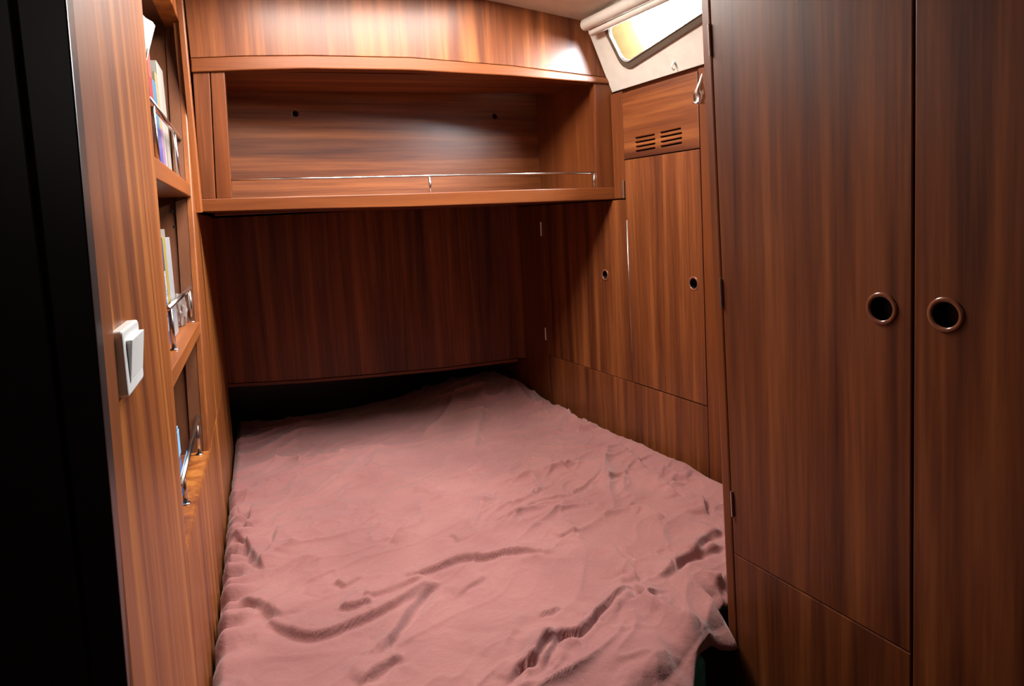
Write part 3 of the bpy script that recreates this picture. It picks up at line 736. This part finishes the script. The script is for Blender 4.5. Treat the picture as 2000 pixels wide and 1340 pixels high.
WHT = cover('white_cover', (0.27, 0.265, 0.24)); CRM = cover('cream_cover', (0.24, 0.19, 0.11)); NAVY = cover('navy_cover', (0.022, 0.045, 0.17)); YEL = cover('yellow_cover', (0.28, 0.21, 0.04)); PUR = cover('lilac_cover', (0.20, 0.10, 0.24)); PALE = cover('pale_jacket', (0.27, 0.27, 0.285))
t0 = tops[0]; SB = 0.036
bR = book('tall red book with a pink top half beside the white bag on the top shelf', 294.8, 301.0, 200, 93, t0, RED, SB)
prism('spine_band', LW, rect(bR[1]+0.001, bR[2]-0.001, bR[4]-0.075, bR[4]-0.003), bR[5]-0.0005, bR[5]+0.0004, PINK, bR[0], bev=0, label='pink upper part of the spine')
bB = book('pale blue and indigo book on the top shelf', 301.6, 307.5, 200, 163, t0, BLUE, SB)
prism('spine_band', LW, rect(bB[1]+0.001, bB[2]-0.001, bB[3]+0.002, bB[3]+0.095), bB[5]-0.0005, bB[5]+0.0004, IND, bB[0], bev=0, label='indigo lower part of the spine')
bP = book('slim cream and lilac book beside the pale blue one', 308.0, 312.5, 200, 152, t0, CRM, SB)
prism('spine_band', LW, rect(bP[1]+0.001, bP[2]-0.001, bP[3]+0.002, bP[3]+0.10), bP[5]-0.0005, bP[5]+0.0004, PUR, bP[0], bev=0, label='lilac lower part of the spine')
book('broad white book at the far end of the top shelf', 313.0, 323.5, 200, 140, t0, WHT, SB)
t1 = tops[1]
bN = book('navy book with white spine lettering and yellow edge on the middle shelf', 314.5, 322.0, 520, 466, t1, NAVY, 0.030, depth=0.02)
o, ua, ub, vb, vt, w_ = bN
bm = bmesh.new(); rr = random.Random(4)
for line, (c0, c1, s0, s1) in enumerate(((0.14, 0.44, 0.02, 0.66), (0.56, 0.90, 0.0, 0.70))):
    z = vb+0.02+(vt-vb)*s0
    while z < vb+(vt-vb)*s1:
        hgt = rr.uniform(0.0028, 0.0048); a_, b_ = ua+(ub-ua)*c0, ua+(ub-ua)*c1
        for (e0_, e1_, z0_, z1_) in ((a_, b_, z, z+0.0011), (a_, b_, z+hgt-0.0011, z+hgt), *(((a_+(b_-a_)*rr.choice((0, .4, .75)),)*2+(z, z+hgt)),)):
            if e0_ == e1_: e1_ = e0_+0.0011
            vs = [bm.verts.new(c) for c in ((e0_, z0_, w_+0.0004), (e1_, z0_, w_+0.0004), (e1_, z1_, w_+0.0004), (e0_, z1_, w_+0.0004))]; bm.faces.new(vs)
        z += hgt+(0.0012 if rr.random() < 0.82 else 0.005)
lt = put('spine_lettering', mesh_of(bm), mat4(LW), o, None, 'white lettering running up the spine', WHITEP); 
book('yellow edged thin book right of the navy one', 322.2, 327.2, 520, 463, t1, YEL, 0.030, depth=0.02)
bW = book('plain white book at the far end of the middle shelf row', 327.5, 336.5, 520, 463, t1, PALE, 0.030, depth=0.02)
bm = bmesh.new(); o, ua, ub, vb, vt, w_ = bW
for z in (0.105, 0.112, 0.119, 0.131, 0.138, 0.150):
    a_ = ua+(ub-ua)*0.55
    bm.faces.new([bm.verts.new(c) for c in ((a_, vb+z, w_+.0004), (a_+.0022, vb+z, w_+.0004), (a_+.0022, vb+z+.004, w_+.0004), (a_, vb+z+.004, w_+.0004))])
put('spine_print', mesh_of(bm), mat4(LW), o, None, 'faint grey print on the spine', GREYP)
# white carton behind those books
ca = px(LW, (300, 470), (329, 470), (329, 447), w=-0.052)
cb = thing('carton', 'white carton standing behind the navy book on the middle shelf', 'box', pt(LW, 1.5, t1(1.5), -0.11))
um = min(ca[1][0], 1.552); prism('carton_body', LW, rect(um-0.12, um, t1(um)+0.006, ca[2][1]-0.002), -0.16, -0.054, WHT, cb, bev=0.001)
prism('carton_lid', LW, rect(um-0.122, um+0.002, ca[2][1]-0.022, ca[2][1]), -0.162, -0.0525, WHT, cb, bev=0.001)
# crumpled clear plastic bag
cp = (1.512, 0)
def crumple(name, label, cat, centre, rad, m, seed, amp=0.35, sub=3, flat=1.0):
    bm = bmesh.new(); bmesh.ops.create_icosphere(bm, subdivisions=sub, radius=1)
    for v in bm.verts:
        n_ = v.co.normalized(); d = 1-amp*abs(noise.noise(n_*2.2+Vector((seed, seed, 0))))*2+0.15*noise.noise(n_*5+Vector((0, seed, seed)))
        v.co = Vector((n_.x*rad[0], n_.y*rad[1], n_.z*rad[2]))*d
    zmin = min(v.co.z for v in bm.verts)
    for v in bm.verts:
        v.co.z = max(v.co.z, zmin*0.75)
    zmin = min(v.co.z for v in bm.verts)
    o = put(name, mesh_of(bm, False), Matrix.Translation(Vector((centre[0], centre[1], centre[2]-zmin))), None, None, None, m)
    return tag(o, label, cat)
cpw = pt(LW, cp[0], t1(cp[0])+0.001, -0.033)
crumple('plastic_bag', 'crumpled clear plastic bag on the middle shelf behind the rail', 'bag', cpw, (0.0135, 0.032, 0.040), CLEARBAG, 2.0)
# white carrier bag stuffed on the top shelf: folded peak at the opening
wb = thing('white_bag', 'white crumpled bag stuffed at the near end of the top shelf', 'bag', pt(LW, 1.10, t0(1.1), -0.10))
out = px(LW, (262, 10), (279, 25), (292, 33), (304, 44), (306, 52), (302, 66), (294, 85), (290, 94), (290, 120), (292, 150), (290, 172), (285, 195), (281, 235), (283, 290), (266, 280), (258, 200), (256, 110), w=-0.010)
out = [(min(a, 1.366), b) for a, b in out]
bm = bmesh.new(); layers = []
cx = sum(p[0] for p in out)/len(out); cz = sum(p[1] for p in out)/len(out)
for wz, sc_ in ((-0.012, 0.86), (-0.017, 0.97), (-0.030, 1.0), (-0.060, 1.0), (-0.095, 0.98), (-0.125, 0.92), (-0.138, 0.78)):
    layers.append([bm.verts.new((max(near(b)+0.004, min(cx+(a-cx)*sc_+(0 if wz > -0.02 else 0.006*math.sin(i*2.7+wz*120)), 1.370)), max(t0(a)+0.0015, cz+(b-cz)*(sc_*0.4+0.6)+(0 if wz > -0.04 else 0.008*math.sin(i*1.9+wz*80))), wz+0.003*math.sin(i*2.1))) for i, (a, b) in enumerate(out)])
n = len(out)
for a in range(len(layers)-1):
    for i in range(n): bm.faces.new((layers[a][i], layers[a][(i+1) % n], layers[a+1][(i+1) % n], layers[a+1][i]))
for lay in (layers[0], layers[-1]):
    c = bm.verts.new(sum((v.co for v in lay), Vector())/n)
    for i in range(n): bm.faces.new((lay[i], lay[(i+1) % n], c))
put('bag_film', mesh_of(bm), mat4(LW), wb, None, None, cover('white_film', (0.42, 0.41, 0.39), 0.5))
# blue box on the bottom shelf
t2 = tops[2]
q = px(LW, (356, 870), (345, 920), (354, 829), w=-0.030)
bx = thing('blue_box', 'bright blue carton on the bottom shelf behind its rail', 'box', pt(LW, q[0][0], t2(q[0][0]), -0.12))
BLU = cover('bright_blue_card', (0.05, 0.26, 0.72)); BLU2 = cover('light_blue_card', (0.20, 0.50, 0.86))
ub_ = min(q[0][0], far(zbf)-0.012); ua_ = ub_-0.15; zt2 = q[2][1]; z0_ = max(t2(ua_), t2(ub_))+0.001
prism('carton_body', LW, rect(ua_, ub_, z0_, zt2), -0.16, -0.034, BLU, bx, bev=0.0015)
prism('top_flap', LW, rect(ua_, ub_, zt2+0.0003, zt2+0.0022), -0.16, -0.034, BLU2, bx, bev=0.0006)
prism('side_flap', LW, rect(ua_+0.004, ub_-0.004, zt2-0.045, zt2-0.002), -0.0335, -0.0325, BLU2, bx, bev=0.0004)
